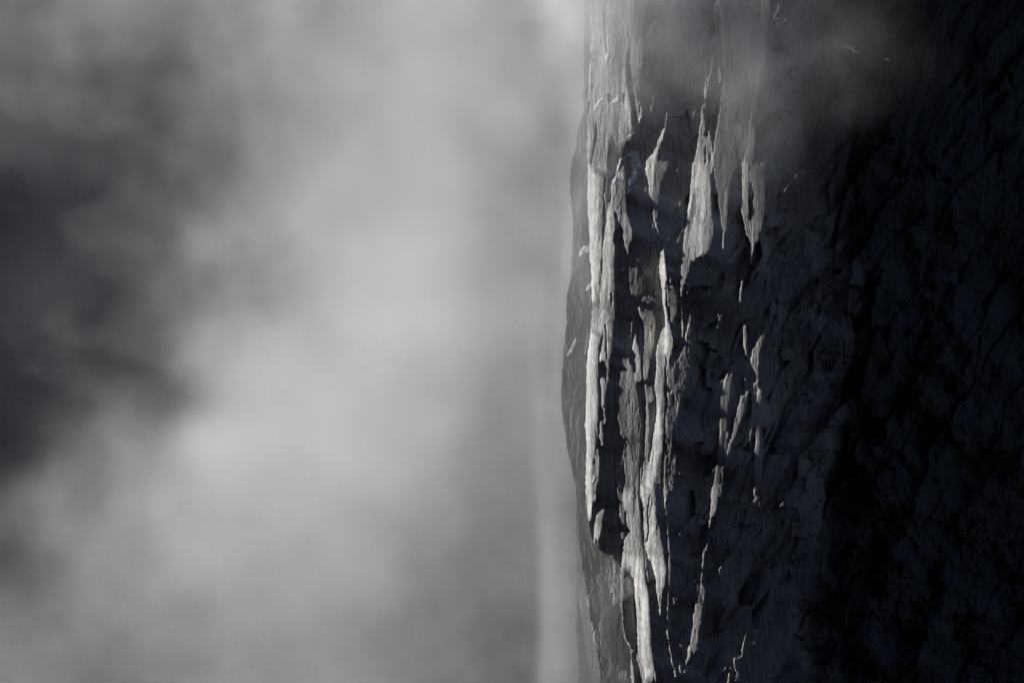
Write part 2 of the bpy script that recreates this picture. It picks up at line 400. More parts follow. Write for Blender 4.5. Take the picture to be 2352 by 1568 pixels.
S(3, -.05, -.05, [(0, 975, 1010), (80, 960, 985), (180, 945, 960)])
S(3, .1, .08, [(1100, 990, 1020), (1300, 950, 1010), (1500, 945, 1000)])
S(3, .55, .5, [(1230, 815, 824), (1350, 808, 820), (1570, 810, 824)])
S(3, .5, .45, [(1230, 880, 892), (1350, 858, 878), (1570, 838, 858)])
S(3, .09, .05, [(300, 1060, 1140), (450, 1060, 1120), (600, 1060, 1092)])
S(3, .07, .02, [(-60, 1260, 1310), (0, 1240, 1300), (200, 1180, 1290), (400, 1100, 1300), (600, 1080, 1250), (800, 1045, 1200), (1000, 1040, 1180), (1300, 1025, 1180), (1570, 1030, 1120)], 'ridge')
S(3, .2, .1, [(600, 1062, 1080), (800, 1040, 1070), (1000, 1032, 1060), (1200, 1022, 1036), (1400, 1018, 1036), (1570, 1030, 1050)])
# right-hand slivers
S(2, .2, .14, [(940, 1940, 1962), (1100, 1935, 1966), (1320, 1922, 1936)])
S(2, .14, .1, [(1060, 1720, 1742), (1150, 1695, 1732), (1300, 1675, 1726), (1400, 1690, 1716)])
S(2, .34, .28, [(1400, 1760, 1776), (1500, 1740, 1762), (1568, 1736, 1756)])
S(2, .2, .12, [(1200, 1985, 2010), (1400, 1955, 2000), (1570, 1905, 1988)])
S(3, .4, .34, [(-5, 1738, 1760), (100, 1731, 1766), (200, 1735, 1766), (310, 1760, 1768)])
S(3, .28, .14, [(-50, 1930, 1990), (0, 1910, 1985), (100, 1880, 1950), (250, 1810, 1900), (350, 1800, 1890), (450, 1830, 1882), (500, 1845, 1886), (585, 1820, 1862)])
S(3, .45, .4, [(370, 1828, 1838), (480, 1835, 1868)])
S(3, .11, .07, [(400, 1600, 1650), (600, 1530, 1640), (800, 1520, 1612), (1000, 1520, 1602), (1200, 1500, 1562), (1400, 1470, 1542), (1570, 1450, 1522)])
S(3, .2, .14, [(620, 1720, 1800), (750, 1680, 1762), (850, 1650, 1740), (1000, 1620, 1682), (1100, 1590, 1632), (1200, 1560, 1592), (1300, 1540, 1562), (1450, 1535, 1552), (1570, 1518, 1536)])
S(3, .42, .38, [(950, 1592, 1610), (1100, 1570, 1581), (1250, 1545, 1556), (1400, 1540, 1549), (1570, 1510, 1536)])
S(3, .2, .16, [(620, 1860, 1902), (900, 1800, 1830), (1000, 1790, 1800), (1100, 1786, 1791)])
S(3, .05, .02, [(500, 1880, 1945), (700, 1850, 1920), (1000, 1840, 1916), (1300, 1830, 1912), (1570, 1820, 1930)])
# below the roof
S(4, .8, .5, [(-10, 675, 768), (100, 680, 748), (200, 685, 742), (260, 695, 736), (295, 712, 744)], 'pillar')
S(4, .4, .28, [(175, 836, 848), (230, 770, 842), (330, 758, 826), (440, 756, 808)])
S(4, -.03, -.06, [(430, 750, 972), (480, 770, 972), (540, 850, 972), (600, 940, 975)], 'roof')
S(4, .62, .6, [(540, 900, 908), (600, 912, 935), (665, 938, 948)])
S(4, .1, .3, [(-10, 930, 990), (150, 950, 1000), (300, 970, 1010), (420, 975, 1010)])
S(4, .52, .44, [(-10, 985, 1120), (100, 985, 1132), (200, 1000, 1142), (350, 1015, 1152), (500, 985, 1166), (600, 978, 1162), (690, 972, 1060)], 'rib')
S(4, .5, .4, [(-10, 1130, 1252), (200, 1160, 1272), (350, 1160, 1302), (450, 1170, 1312), (600, 1200, 1342), (700, 1235, 1346), (800, 1255, 1322), (900, 1260, 1302), (1000, 1285, 1298), (1060, 1294, 1299)], 'rib')
S(4, .66, .58, [(500, 1050, 1166), (600, 1050, 1172), (700, 1070, 1182), (800, 1090, 1202), (1000, 1100, 1216), (1200, 1105, 1226), (1300, 1110, 1232), (1400, 1130, 1246), (1570, 1180, 1276)], 'rib')
S(4, -.06, -.06, [(580, 1172, 1215), (620, 1176, 1222), (700, 1186, 1238), (800, 1205, 1255), (1000, 1220, 1282), (1100, 1228, 1300)])
S(4, -.06, -.06, [(200, 1000, 1010), (300, 1008, 1018), (400, 1016, 1026)])
S(4, -.06, -.06, [(60, 1205, 1215), (200, 1180, 1190), (380, 1190, 1200), (420, 1160, 1190)])
S(4, .5, .45, [(0, 1128, 1136), (200, 1150, 1158), (400, 1158, 1164), (600, 1168, 1176), (760, 1190, 1204)])
S(4, .13, .12, [(680, 995, 1080), (850, 988, 1088), (930, 985, 1088)])
S(4, -.05, -.05, [(920, 996, 1086), (1000, 996, 1100), (1100, 990, 1100), (1250, 1030, 1105), (1330, 1070, 1110)])
S(4, .5, .4, [(670, 966, 1000), (850, 960, 990), (1000, 966, 985), (1060, 976, 1000)])
S(4, .6, .5, [(1090, 974, 988), (1200, 990, 1016), (1270, 1015, 1052), (1335, 1050, 1082)])
S(4, .6, .5, [(1330, 1034, 1062), (1450, 1040, 1086), (1700, 1055, 1110)], 'rib')
S(4, .36, .3, [(1340, 1098, 1116), (1450, 1118, 1152), (1570, 1148, 1186)])
S(4, .24, .2, [(0, 1310, 1328), (200, 1325, 1345), (400, 1345, 1360), (560, 1352, 1380), (700, 1350, 1370), (900, 1345, 1355), (1150, 1338, 1350), (1300, 1362, 1375), (1460, 1384, 1396)])
S(4, .3, .2, [(540, 1385, 1402), (600, 1382, 1396)])
S(4, .38, .28, [(-10, 1705, 1778), (100, 1695, 1762), (200, 1690, 1746), (300, 1670, 1692), (385, 1655, 1662)])
S(4, .3, .26, [(490, 1635, 1645), (650, 1622, 1636), (755, 1610, 1622)])
S(4, .24, .12, [(760, 1610, 1640), (850, 1590, 1652), (1000, 1560, 1642), (1150, 1550, 1612), (1250, 1530, 1606), (1300, 1520, 1592), (1400, 1494, 1512), (1465, 1480, 1490)])
S(4, .36, .3, [(770, 1616, 1626), (830, 1636, 1650), (1000, 1604, 1616), (1150, 1548, 1562), (1300, 1512, 1526), (1400, 1494, 1504)])
S(4, .55, .5, [(1445, 1394, 1410), (1510, 1400, 1422)])
S(4, .55, .5, [(1430, 1438, 1450), (1490, 1445, 1456)])
S(4, -.03, -.05, [(400, 1740, 1930), (700, 1700, 1850), (1000, 1680, 1760)])
S(4, .3, .28, [(1290, 1590, 1600), (1310, 1570, 1590)])
# far right: shelves, a hanging nose and a crack, all inside the shade
S(7, -.03, -.1, [(600, 690, 900), (750, 650, 960), (830, 650, 850), (900, 680, 730)], 'overhang')
S(7, -.5, -.5, [(820, 850, 930), (880, 740, 920), (930, 760, 840)])
S(7, -.07, -.12, [(1020, 840, 960), (1200, 740, 910), (1400, 690, 850), (1570, 650, 800)])
S(7, -.7, -.7, [(1000, 810, 840), (1200, 710, 745), (1400, 660, 690), (1570, 635, 660)])
S(6, -.05, -.1, [(120, 860, 940), (400, 780, 900), (700, 740, 850), (1000, 720, 800), (1300, 660, 760)])
S(6, -.06, -.12, [(170, 1040, 1110), (400, 990, 1080), (600, 960, 1050), (900, 900, 960), (1200, 840, 920), (1400, 830, 870)])
S(6, -.6, -.6, [(380, 1010, 1030), (560, 970, 990), (700, 920, 950), (1000, 760, 770), (1300, 680, 700)])
S(5, -.05, -.1, [(900, 420, 780), (1100, 300, 640), (1200, 260, 560)])
S(5, -.6, -.6, [(1290, 640, 780), (1340, 500, 760), (1400, 420, 600)])

edge_main = line((1, [(-440, 350), (0, 350), (150, 365), (300, 372), (500, 360), (750, 350), (950, 335), (1200, 333), (1400, 335)]),
                 (2, [(0, 340), (200, 335), (400, 335), (550, 345), (700, 355), (850, 360), (1000, 372), (1200, 378), (1350, 375)]),
                 (3, [(0, 365), (200, 345), (400, 330), (700, 322), (900, 318), (1200, 325), (1400, 325)]),
                 (4, [(0, 690), (150, 695), (300, 711), (360, 720), (430, 745), (510, 800), (545, 895), (600, 940), (640, 970), (860, 963), (1000, 974), (1130, 986), (1200, 1000), (1270, 1030), (1340, 1050), (1420, 1045), (1568, 1058), (1900, 1080)]))
shade_rough = np.where(W.X > 1750, 1.5, 1.0)
ridge = blur(W.mask['ridge'].astype(float), 6)
W.solve(6, .5, 21, .8, 0, .30 + .4 * blur((W.b < .03).astype(float), 6) + ridge * 1.0 + .5 * np.clip((W.X - 1750) / 100, 0, 1), 1690, 1 - np.clip((W.X - 1700) / 120, 0, 1))
# big diagonal plates in the shaded face
q_ = smooth_noise(W.X.shape, 60, 60, 2.6, 90) * 5 + smooth_noise(W.X.shape, 6, 9, 2.4, 91) * .45
wgt = np.clip((W.X - 1770) / 200, 0, 1)
W.f += wgt * (facets(W.X + q_, W.Y + q_, 95, 210, .6, .5, .6, 92) + facets(W.X + q_ * .7, W.Y - q_, 40, 100, .55, .42, .25, 93) + facets(W.X - q_ * .6, W.Y + q_, 14, 34, .35, .16, .06, 94) + 1.6)
shaded = 1 - blur((W.b > -.01).astype(float), 10)
W.f += np.clip((W.X - 1520) / 120, 0, 1) * (1 - wgt * .5) * np.clip(shaded * 1.6 - .6, 0, 1) * np.maximum(
    facets(W.X + q_, W.Y - q_ * .5, 62, 170, .42, .62, .55, 95) + facets(W.X - q_ * .6, W.Y + q_, 24, 62, .38, .42, .16, 96) + .9, 0)
calm_ = np.clip((W.X - 1800) / 120, 0, 1)
W.f = W.f * (1 - calm_) + blur(W.f, 4) * calm_
ln = np.clip((W.X + 1.6 * q_ * 5 - 1860) / 620, 0, 1); ln = ln ** 2 * (3 - 2 * ln)
W.f += ln * .42 * (W.Y + 190) * M          # lean given to the right-hand wall to keep skylight off it
W.f -= np.interp(1350, W.x, W.f[len(W.y) // 2])

cliff = bpy.data.objects.new('cliff', None); COL.objects.link(cliff)
thing(cliff, 'towering granite cliff with sunlit vertical ribs, its right side lost in black shade', 'cliff')
X, Y, D, V, Q = face_grid(W, edge_main, 860, 2590, 26, 130, 1.08, 5, .8)
nz, nx = X.shape
ci = np.clip(((X - W.x[0]) / W.step).round().astype(int), 0, len(W.x) - 1); cj = np.clip(((Y - W.y[0]) / W.step).round().astype(int), 0, len(W.y) - 1)
part_of = np.zeros((nz, nx), int)
names = ['wall_face', 'pillar', 'slab', 'flake', 'rib', 'ridge', 'roof', 'overhang']
for k, nme in enumerate(names[1:], 1):
    mk = blur(W.mask[nme].astype(float), 4) > .5
    part_of[mk[cj, ci]] = k
part_of[:, :8] = 0
pf = part_of[:-1, :-1]
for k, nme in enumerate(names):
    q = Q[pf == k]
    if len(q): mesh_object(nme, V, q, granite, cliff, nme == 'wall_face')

# ------------------------------------------------------------------ buttress behind the pillar
edge_b = line((1, [(-440, 305), (600, 305), (990, 302), (1100, 270), (1200, 250), (1320, 235), (1400, 205), (1568, 183)]),
              (2, [(100, 184), (200, 180), (350, 185), (500, 205), (700, 205), (850, 195), (1000, 190), (1100, 170), (1250, 150)]),
              (3, [(0, 148), (200, 125), (400, 110), (600, 98), (750, 105), (900, 130), (1100, 155), (1200, 175), (1350, 205), (1450, 230)]),
              (4, [(0, 610), (300, 632), (500, 640), (700, 665), (850, 690), (1000, 715), (1200, 745), (1400, 785), (1568, 805), (1900, 840)]))
B = Field(1270, 1500, -110, 1680, 1.5, .045, 41, 4, 8)
S = B.strip
S(2, .12, .06, [(700, 190, 380), (1000, 180, 380), (1300, 140, 380)])
S(3, .16, .1, [(300, 100, 125), (500, 95, 128), (700, 95, 130), (900, 118, 135)])
S(4, .75, .6, [(500, 630, 645), (700, 655, 670), (850, 682, 698), (1000, 708, 725), (1100, 715, 742), (1200, 738, 768), (1300, 760, 780), (1500, 785, 810)])
S(4, .14, .3, [(540, 840, 970), (650, 850, 965), (750, 850, 965), (850, 838, 950), (950, 830, 930), (1020, 828, 850)])
S(4, .02, .0, [(0, 740, 900), (300, 740, 980), (540, 760, 980)])
S(4, -.1, -.05, [(930, 900, 1000), (1050, 845, 1010), (1200, 845, 1030), (1300, 880, 1060), (1400, 900, 1060), (1440, 930, 1040)])
S(4, .18, .14, [(1000, 775, 832), (1200, 795, 842), (1400, 815, 900), (1568, 835, 930)])
S(4, .3, .15, [(1425, 918, 1040), (1568, 930, 1060)])
B.solve(6, .5, 61, 1.1, 26)
B.f -= np.interp(1320, B.x, B.f[len(B.y) // 2]) - 26
X2, Y2, D2, V2, Q2 = face_grid(B, edge_b, 130, 1490, 20, 90, 1.0, 15, .6)
o = mesh_object('rock_buttress', V2, Q2.reshape(-1, 4), dark_granite)
thing(o, 'slate grey rock buttress tucked behind the bright pillar, its left edge against the mist', 'rock buttress')

edge_c = (np.array([-110, 300, 700, 1000, 1250, 1400, 1568, 1680]), np.array([1372, 1368, 1350, 1330, 1322, 1324, 1327, 1329.]))
C = Field(1300, 1480, -110, 1680, 1.5, .10, 51, 5, 8)
C.strip(4, .2, .15, [(700, 640, 660), (1000, 650, 665), (1300, 690, 705), (1568, 700, 715)])
C.strip(4, -.05, -.05, [(900, 615, 635), (1100, 620, 650), (1300, 640, 690), (1568, 650, 700)])
C.solve(6, .4, 71, .7, 70)
C.f -= np.interp(1340, C.x, C.f[len(C.y) // 2]) - 62
X3, Y3, D3, V3, Q3 = face_grid(C, edge_c, 100, 1470, 14, 60, 1.0, 17)
o = mesh_object('rock_buttress', V3, Q3.reshape(-1, 4), dark_granite)
thing(o, 'farthest rock buttress, a faint sliver fading into mist at the foot of the cliff', 'rock buttress')

# ------------------------------------------------------------------ distant mountainside behind the mist
G = Field(-1500, 2300, -1000, 2300, 10.0, -.12, 81, 12, 20)
G.solve(6, .5, 83, 1.2, 330, None, None, .0)
G.f -= np.interp(0, G.x, G.f[len(G.y) // 2]) - 330
jj = np.arange(len(G.y)); xx, yy, zz = to_world(G.X, G.Y, G.f)
a = np.arange(xx.size).reshape(xx.shape)
QG = np.stack([a[:-1, :-1], a[1:, :-1], a[1:, 1:], a[:-1, 1:]], -1).reshape(-1, 4)
o = mesh_object('distant_cliff', np.stack([xx, yy, zz], -1).reshape(-1, 3), QG, distant_rock)
thing(o, 'shadowed distant cliff glimpsed as a dark patch through the gap in the mist', 'cliff')

# ------------------------------------------------------------------ valley floor, rising to the viewpoint, with unseen heights added to block light
g = np.concatenate([-np.geomspace(9000, 6, 110), [0], np.geomspace(6, 9000, 110)])
gx, gy = np.meshgrid(g, g - DIST)
r = np.hypot(gx, gy + DIST)
gz = np.maximum(-2.0 - .28 * np.maximum(r - 4, 0), -290) + np.minimum(r / 60, 1) * 3 * np.sin(gx * .013) * np.cos(gy * .017)
gz = np.minimum(gz, np.where(r < 8, -2.0, 1e9))
added_ridge = np.clip(-(gy + DIST + 120) / 900, 0, 1)                            # far side of the valley, added behind the viewpoint to block the low sky
gz = np.maximum(gz, -290 + 1150 * added_ridge ** .8 + 60 * np.sin(gx * .004 + 1) * added_ridge)
side = gx - (280 + .17 * np.clip(gy + DIST, 0, 1e9))                     # unseen wooded slope added down the right to block skylight
added_spur = np.clip(side / 260, 0, 1) * np.clip((-40 - gy) / 160, 0, 1)
gz = np.maximum(gz, -290 + 1300 * added_spur ** .9 + 40 * np.sin(gy * .009) * added_spur)
along = gx * math.cos(AZ) + gy * math.sin(AZ); across = -gx * math.sin(AZ) + gy * math.cos(AZ)
crest = np.exp(-((along + 1700) / 420) ** 2)                             # unseen height added to shade the valley, with a saddle that lets the sun in
added_peak = 670 + 480 * np.clip((-60 - across) / 250, 0, 1)
gz = np.maximum(gz, -290 + added_peak * crest * np.clip((across + 2600) / 600, 0, 1) * np.clip((1500 - across) / 600, 0, 1))
a = np.arange(gx.size).reshape(gx.shape)
o = mesh_object('valley_floor', np.stack([gx, gy, gz], -1).reshape(-1, 3), np.stack([a[:-1, :-1], a[:-1, 1:], a[1:, 1:], a[1:, :-1]], -1).reshape(-1, 4), forest_floor, None, True)
o['kind'] = 'structure'

# ------------------------------------------------------------------ snow
def snow_patch(field, reg, poly, label, thick=.5, seed=0):
    pts = np.array([REG[reg](*p) for p in poly])
    x0, y0 = pts.min(0) - 3; x1, y1 = pts.max(0) + 3
    st = .8
    gx, gy = np.meshgrid(np.arange(x0, x1, st), np.arange(y0, y1, st))
    wx = gx + smooth_noise(gx.shape, 6, 6, 2, 300 + seed) * 1.0; wy = gy + smooth_noise(gx.shape, 6, 6, 2, 400 + seed) * 1.3
    ins = np.zeros(gx.shape, bool)
    n = len(pts)
    for i in range(n):
        ax, ay = pts[i]; bx, by = pts[(i + 1) % n]
        c = ((ay > wy) != (by > wy)) & (wx < (bx - ax) * (wy - ay) / (by - ay + 1e-9) + ax)
        ins ^= c
    h = blur(ins.astype(float), 3)
    d = field.depth(gx, gy)
    dd = blur(d, 14)
    lump = smooth_noise(gx.shape, 5, 5, 2, 500 + seed)
    top = np.minimum(d + .1, .25 * d + .75 * dd) - (h > .12) * (.08 + .18 * thick * np.sqrt(np.clip(h, 0, 1)) * (1 + .25 * lump))
    top = np.where(h > .12, top, d + .3)
    x, y, z = to_world(gx, gy, top)
    a = np.arange(gx.size).reshape(gx.shape)
    q = np.stack([a[:-1, :-1], a[1:, :-1], a[1:, 1:], a[:-1, 1:]], -1)
    keep = (h[:-1, :-1] > .05) | (h[1:, 1:] > .05) | (h[1:, :-1] > .05) | (h[:-1, 1:] > .05)
    q = q[keep]
    if len(q) == 0: return
    o = mesh_object('snow_patch', np.stack([x, y, z], -1).reshape(-1, 3), q, snow, None, True)
    thing(o, label, 'snow patch', 'snow patches on the cliff ledges')

SN = [
 (W, 1, [(600, 1500), (640, 1430), (740, 1352), (785, 1362), (800, 1440), (812, 1495), (775, 1520), (790, 1560), (740, 1568), (755, 1520), (735, 1490), (735, 1440), (755, 1400), (700, 1405), (640, 1450), (606, 1530)], 'large hooked snow patch draped over the ledge right of the bright pillar', 1.1),
 (W, 2, [(740, 0), (810, 25), (800, 60), (770, 75), (780, 130), (745, 175), (706, 215), (708, 165), (735, 100), (745, 60)], 'ragged tail of snow hanging below the large hooked snow patch', 1.0),
 (W, 2, [(722, 222), (716, 255), (690, 292), (694, 255)], 'small snow sliver at the lower tip of the ragged snow tail', .6),
 (W, 2, [(604, 120), (590, 165), (560, 195), (556, 165)], 'snow wedge on the shoulder of the twin rib beside the bright pillar', .6),
 (W, 1, [(828, 1540), (850, 1515), (867, 1518), (860, 1535)], 'little snow spot against the left edge of the lens shaped flake', .5),
 (W, 1, [(690, 1240), (710, 1205), (735, 1200), (730, 1232)], 'triangular snow dab just above the large hooked patch', .6),
 (W, 1, [(775, 1110), (790, 1095), (808, 1040), (830, 1028), (812, 1062), (810, 1122)], 'forked snow dab at the foot of the narrow bright rib', .6),
 (W, 1, [(556, 925), (585, 885), (615, 848), (622, 880), (600, 925)], 'rounded snow dab in the notch of the upper pillar', .7),
 (W, 1, [(390, 1010), (410, 950), (440, 900), (480, 868), (482, 888), (430, 940), (405, 985)], 'thin slanting snow streak on the upper left of the pillar', .5),
 (W, 1, [(500, 540), (508, 490), (528, 455), (534, 475), (515, 545)], 'faint upright snow sliver high on the misty upper pillar', .6),
 (W, 1, [(1068, 85), (1100, 0), (1110, -60), (1160, -60), (1140, 15), (1110, 62)], 'pale snow slope cut by the top edge of the picture', 1.2),
 (W, 1, [(1188, 25), (1196, -30), (1216, -30), (1206, 18)], 'tiny snow strip beside the pale slope at the top edge', .8),
 (W, 1, [(872, 325), (890, 265), (915, 225), (958, 182), (952, 210), (920, 245), (896, 290), (886, 328)], 'curved snow line in the corner right of the upper pillar', .5),
 (W, 2, [(630, 955), (650, 948), (672, 950), (660, 966), (640, 964)], 'snow specks in the dark recess right of the pillar', .5),
 (B, 2, [(262, 850), (270, 800), (300, 765), (335, 748), (365, 765), (350, 800), (300, 810)], 'snow cap on the top of the grey buttress behind the pillar', .9),
 (B, 2, [(328, 1140), (345, 1105), (378, 1090), (372, 1115), (340, 1145)], 'small snow dab on the buttress against the pillar edge', .6),
 (B, 3, [(153, 272), (175, 225), (215, 150), (236, 125), (228, 165), (200, 220), (175, 270)], 'diagonal snow streak on the lower grey buttress', .6),
 (W, 3, [(384, 1400), (388, 1350), (398, 1338), (408, 1370), (400, 1405)], 'snow clump on the lower end of the bright pillar', .7),
 (W, 3, [(612, 1412), (622, 1410), (640, 1460), (632, 1472)], 'hairline of snow in the dark recess above the roof', .5),
 (W, 4, [(1398, 1526), (1450, 1490), (1518, 1430), (1524, 1438), (1470, 1492), (1402, 1532)], 'slanting snow line across the tapered foot of the dark ridge', .4),
 (W, 5, [(738, 298), (770, 290), (800, 300), (832, 322), (820, 334), (785, 304)], 'lone snow streak high on the black right hand face', .8),
 (W, 5, [(1003, 372), (1015, 366), (1034, 374), (1020, 380)], 'last snow speck right of the lone streak on the black face', .6),
]
for k, s_ in enumerate(SN):
    snow_patch(s_[0], s_[1], s_[2], s_[3], s_[4], k)

# ------------------------------------------------------------------ mist: a grid of density, denser and thinner as the clouds drift
KEYS = [  # px, py, optical thickness
#KEYS-START
 (0, 0, 0.191), (250, 0, 0.505), (600, 0, 0.455), (1000, 60, 1.007), (0, 150, 0.222), (150, 150, 0.361), (300, 190, 0.201), (450, 130, 0.235), (600, 150, 0.575), (800, 200, 0.821),
 (0, 300, 0.092), (130, 300, 0.082), (300, 350, 0.066), (450, 300, 0.357), (450, 400, 0.069), (600, 300, 0.552), (600, 400, 0.415), (700, 500, 0.741), (850, 400, 0.985), (1000, 250, 1.454),
 (1000, 400, 1.462), (1000, 550, 1.76), (1000, 700, 1.587), (850, 700, 1.25), (1250, 400, 0.649), (1200, 500, 0.725), (1130, 300, 0.82), (0, 500, 0.01), (50, 560, 0.042), (100, 600, 0.059),
 (200, 550, 0.014), (350, 550, 0.077), (450, 550, 0.832), (550, 650, 0.271), (620, 780, 1.043), (1250, 600, 0.614), (0, 800, 0.026), (100, 760, 0.059), (200, 700, 0.129), (280, 720, 0.01),
 (340, 690, 0.264), (400, 700, 0.163), (250, 800, 0.025), (320, 820, 0.042), (380, 880, 0.074), (150, 900, 0.01), (450, 800, 0.688), (600, 900, 1.015), (750, 900, 1.344), (220, 900, 0.02),
 (0, 1000, 0.01), (60, 1050, 0.01), (150, 1000, 0.331), (100, 1100, 0.594), (250, 950, 0.532), (300, 1050, 0.421), (450, 1000, 1.605), (600, 1000, 1.656), (750, 1000, 1.307), (900, 1000, 1.286),
 (1020, 1000, 1.43), (1100, 1000, 0.479), (0, 1250, 0.204), (50, 1200, 0.246), (100, 1200, 0.516), (250, 1250, 0.634), (500, 1250, 0.888), (800, 1250, 1.032), (1050, 1250, 0.642), (1150, 1250, 0.405),
 (380, 1150, 0.658), (650, 1100, 1.273), (0, 1500, 0.409), (200, 1500, 0.374), (350, 1400, 0.566), (500, 1500, 0.563), (800, 1500, 0.744), (1000, 1500, 0.547), (1180, 1500, 0.261), (1150, 900, 0.72),
 (1120, 780, 0.979), (1200, 700, 0.955), (1180, 1100, 0.516), (-200, 0, 0.4), (-200, 500, 0.08), (-200, 1000, 0.08), (-200, 1500, 0.5), (1300, 900, 0.6), (1300, 1500, 0.4), (1400, 900, 0.3),
 (1300, 1250, 0.45), (1300, 50, 0.5), (1300, 250, 0.6), (1420, 50, 0.4),
#KEYS-END
]
NXV, NYV, NZV = 232, 34, 168
bx0, bx1, by0, by1, bz0, bz1 = -330., 270., -42., 200., -205., 205.
ax = np.linspace(bx0, bx1, NXV); ay = np.linspace(by0, by1, NYV); az = np.linspace(bz0, bz1, NZV)
# optical thickness map in P, then spread through the depth
kk = np.array(KEYS, float)
mx_ = np.arange(-500, 2500, 10.); my_ = np.arange(-250, 1830, 10.)
MX, MY = np.meshgrid(mx_, my_)
warp1 = smooth_noise(MX.shape, 18, 18, 2.2, 120) * 9; warp2 = smooth_noise(MX.shape, 18, 18, 2.2, 121) * 9
num = np.zeros_like(MX); den = np.zeros_like(MX)
for px, py, tv in kk:
    d2 = (MX + warp1 - px) ** 2 + (MY + warp2 - py) ** 2 + 60 ** 2
    w = d2 ** -1.9
    num += w * np.log(tv); den += w
TAU = np.exp(blur(num / den, 40))
wisp = smooth_noise(MX.shape, 20, 20, 2.3, 122)
TAU *= np.exp((.22 * wisp + .09 * smooth_noise(MX.shape, 8, 9, 2.0, 124)) * np.clip(1 - np.abs(np.log(TAU / .14)) / 2.3, .01, 1))
TAU += .035 * np.clip(smooth_noise(MX.shape, 20, 14, 2.2, 127), 0, 2) * np.clip((520 - MX) / 200, 0, 1) * np.clip((1050 - MY) / 200, 0, 1)
TAU *= np.clip((1460 - MX) / 60, 0, 1)                                   # ends behind the wall
fx_ = MX - 1198 - 11 * smooth_noise(MX.shape, 40, 60, 2.4, 125) - .012 * (MY - 1200)
fe = np.clip(fx_ / 46, 0, 1); fall = fe * fe * (3 - 2 * fe) * np.exp(-np.clip(fx_ - 30, 0, None) / 42) * np.clip((MY - 650) / 600, 0, 1) * np.exp(.2 * smooth_noise(MX.shape, 5, 80, 2.2, 126))
halo = np.exp(-((MX - np.interp(MY, edge_b[0], edge_b[1]) + 10) / 13) ** 2) * np.clip((MY - 480) / 150, 0, 1) * np.clip((1000 - MY) / 150, 0, 1)
TAU += .22 * halo
TAU += .75 * fall                                                        # falling spray beside the buttress
def lookup(A, px, py):
    i = np.clip((px - mx_[0]) / 10, 0, len(mx_) - 1.001); j = np.clip((py - my_[0]) / 10, 0, len(my_) - 1.001)
    i0 = i.astype(int); j0 = j.astype(int); u = i - i0; v = j - j0
    return A[j0, i0] * (1 - u) * (1 - v) + A[j0, i0 + 1] * u * (1 - v) + A[j0 + 1, i0] * (1 - u) * v + A[j0 + 1, i0 + 1] * u * v
GX, GY, GZ = np.meshgrid(ax, ay, az, indexing='ij')
s = M * (DIST + GY) / DIST
GPX = GX / s + PW / 2; GPY = PH / 2 - GZ / s
tau = lookup(TAU, GPX, GPY)
prof = np.clip((GY - 8) / 22, 0, 1) * np.clip((192 - GY) / 60, 0, 1)
prof = prof / (((192 - 8) - 41))
def noise3(shape, l, beta, seed):
    f = np.fft.rfftn(np.random.default_rng(seed).standard_normal(shape))
    k = [np.fft.fftfreq(shape[0])[:, None, None] * l[0], np.fft.fftfreq(shape[1])[None, :, None] * l[1], np.fft.rfftfreq(shape[2])[None, None, :] * l[2]]
    f /= (1 + 4 * (k[0] ** 2 + k[1] ** 2 + k[2] ** 2)) ** (beta / 2)
    q = np.fft.irfftn(f, s=shape)
    return (q - q.mean()) / q.std()
n3 = noise3(GX.shape, (14, 8, 14), 3.2, 130)
dens = tau * prof * np.exp(.12 * n3)
# thin cloud drifting across the top of the wall, just in front of the rock
VKEY = np.array([(1395, -80, 1.15, 130, 200), (1560, -30, .14, 110, 110), (1690, 170, .075, 90, 150), (1850, 90, .09, 170, 130), (1320, 420, .3, 40, 190), (1740, 330, .05, 100, 140)])
veil = np.zeros_like(MX)
for px, py, tv, sx, sy in VKEY:
    veil += tv * np.exp(-((MX + warp1 - px) / sx) ** 2 - ((MY + warp2 - py) / sy) ** 2)
veil *= np.exp(.4 * wisp)
vd = lookup(veil, GPX, GPY)
wallf = W.depth(GPX, GPY)
vp = np.clip((GY + 40) / 14, 0, 1) * np.clip((14 - GY) / 14, 0, 1) / 40
dens = dens + vd * vp
dens = np.clip(dens, 0, None).astype(np.float32)
dens[[0, -1]] = 0; dens[:, [0, -1]] = 0; dens[:, :, [0, -1]] = 0

me = bpy.data.meshes.new('mist'); me.vertices.add(dens.size)
me.vertices.foreach_set('co', np.stack([GX, GY, GZ], -1).reshape(-1).astype(np.float32))
at_ = me.attributes.new('thickness', 'FLOAT', 'POINT'); at_.data.foreach_set('value', dens.ravel() * 1000)
mist = bpy.data.objects.new('mist', me); COL.objects.link(mist); mist['kind'] = 'stuff'
mist['label'] = 'pale drifting mist filling the valley beside the cliff'
ng = bpy.data.node_groups.new('mist_volume', 'GeometryNodeTree')
ng.interface.new_socket('Geometry', in_out='INPUT', socket_type='NodeSocketGeometry')
ng.interface.new_socket('Geometry', in_out='OUTPUT', socket_type='NodeSocketGeometry')
n = ng.nodes; L = ng.links.new
gi = n.new('NodeGroupInput'); go = n.new('NodeGroupOutput')
vc = n.new('GeometryNodeVolumeCube')
vc.inputs['Min'].default_value = (bx0, by0, bz0); vc.inputs['Max'].default_value = (bx1, by1, bz1)
for axn, cnt in zip('XYZ', (NXV, NYV, NZV)): vc.inputs['Resolution ' + axn].default_value = cnt
pos = n.new('GeometryNodeInputPosition'); last = pos.outputs[0]
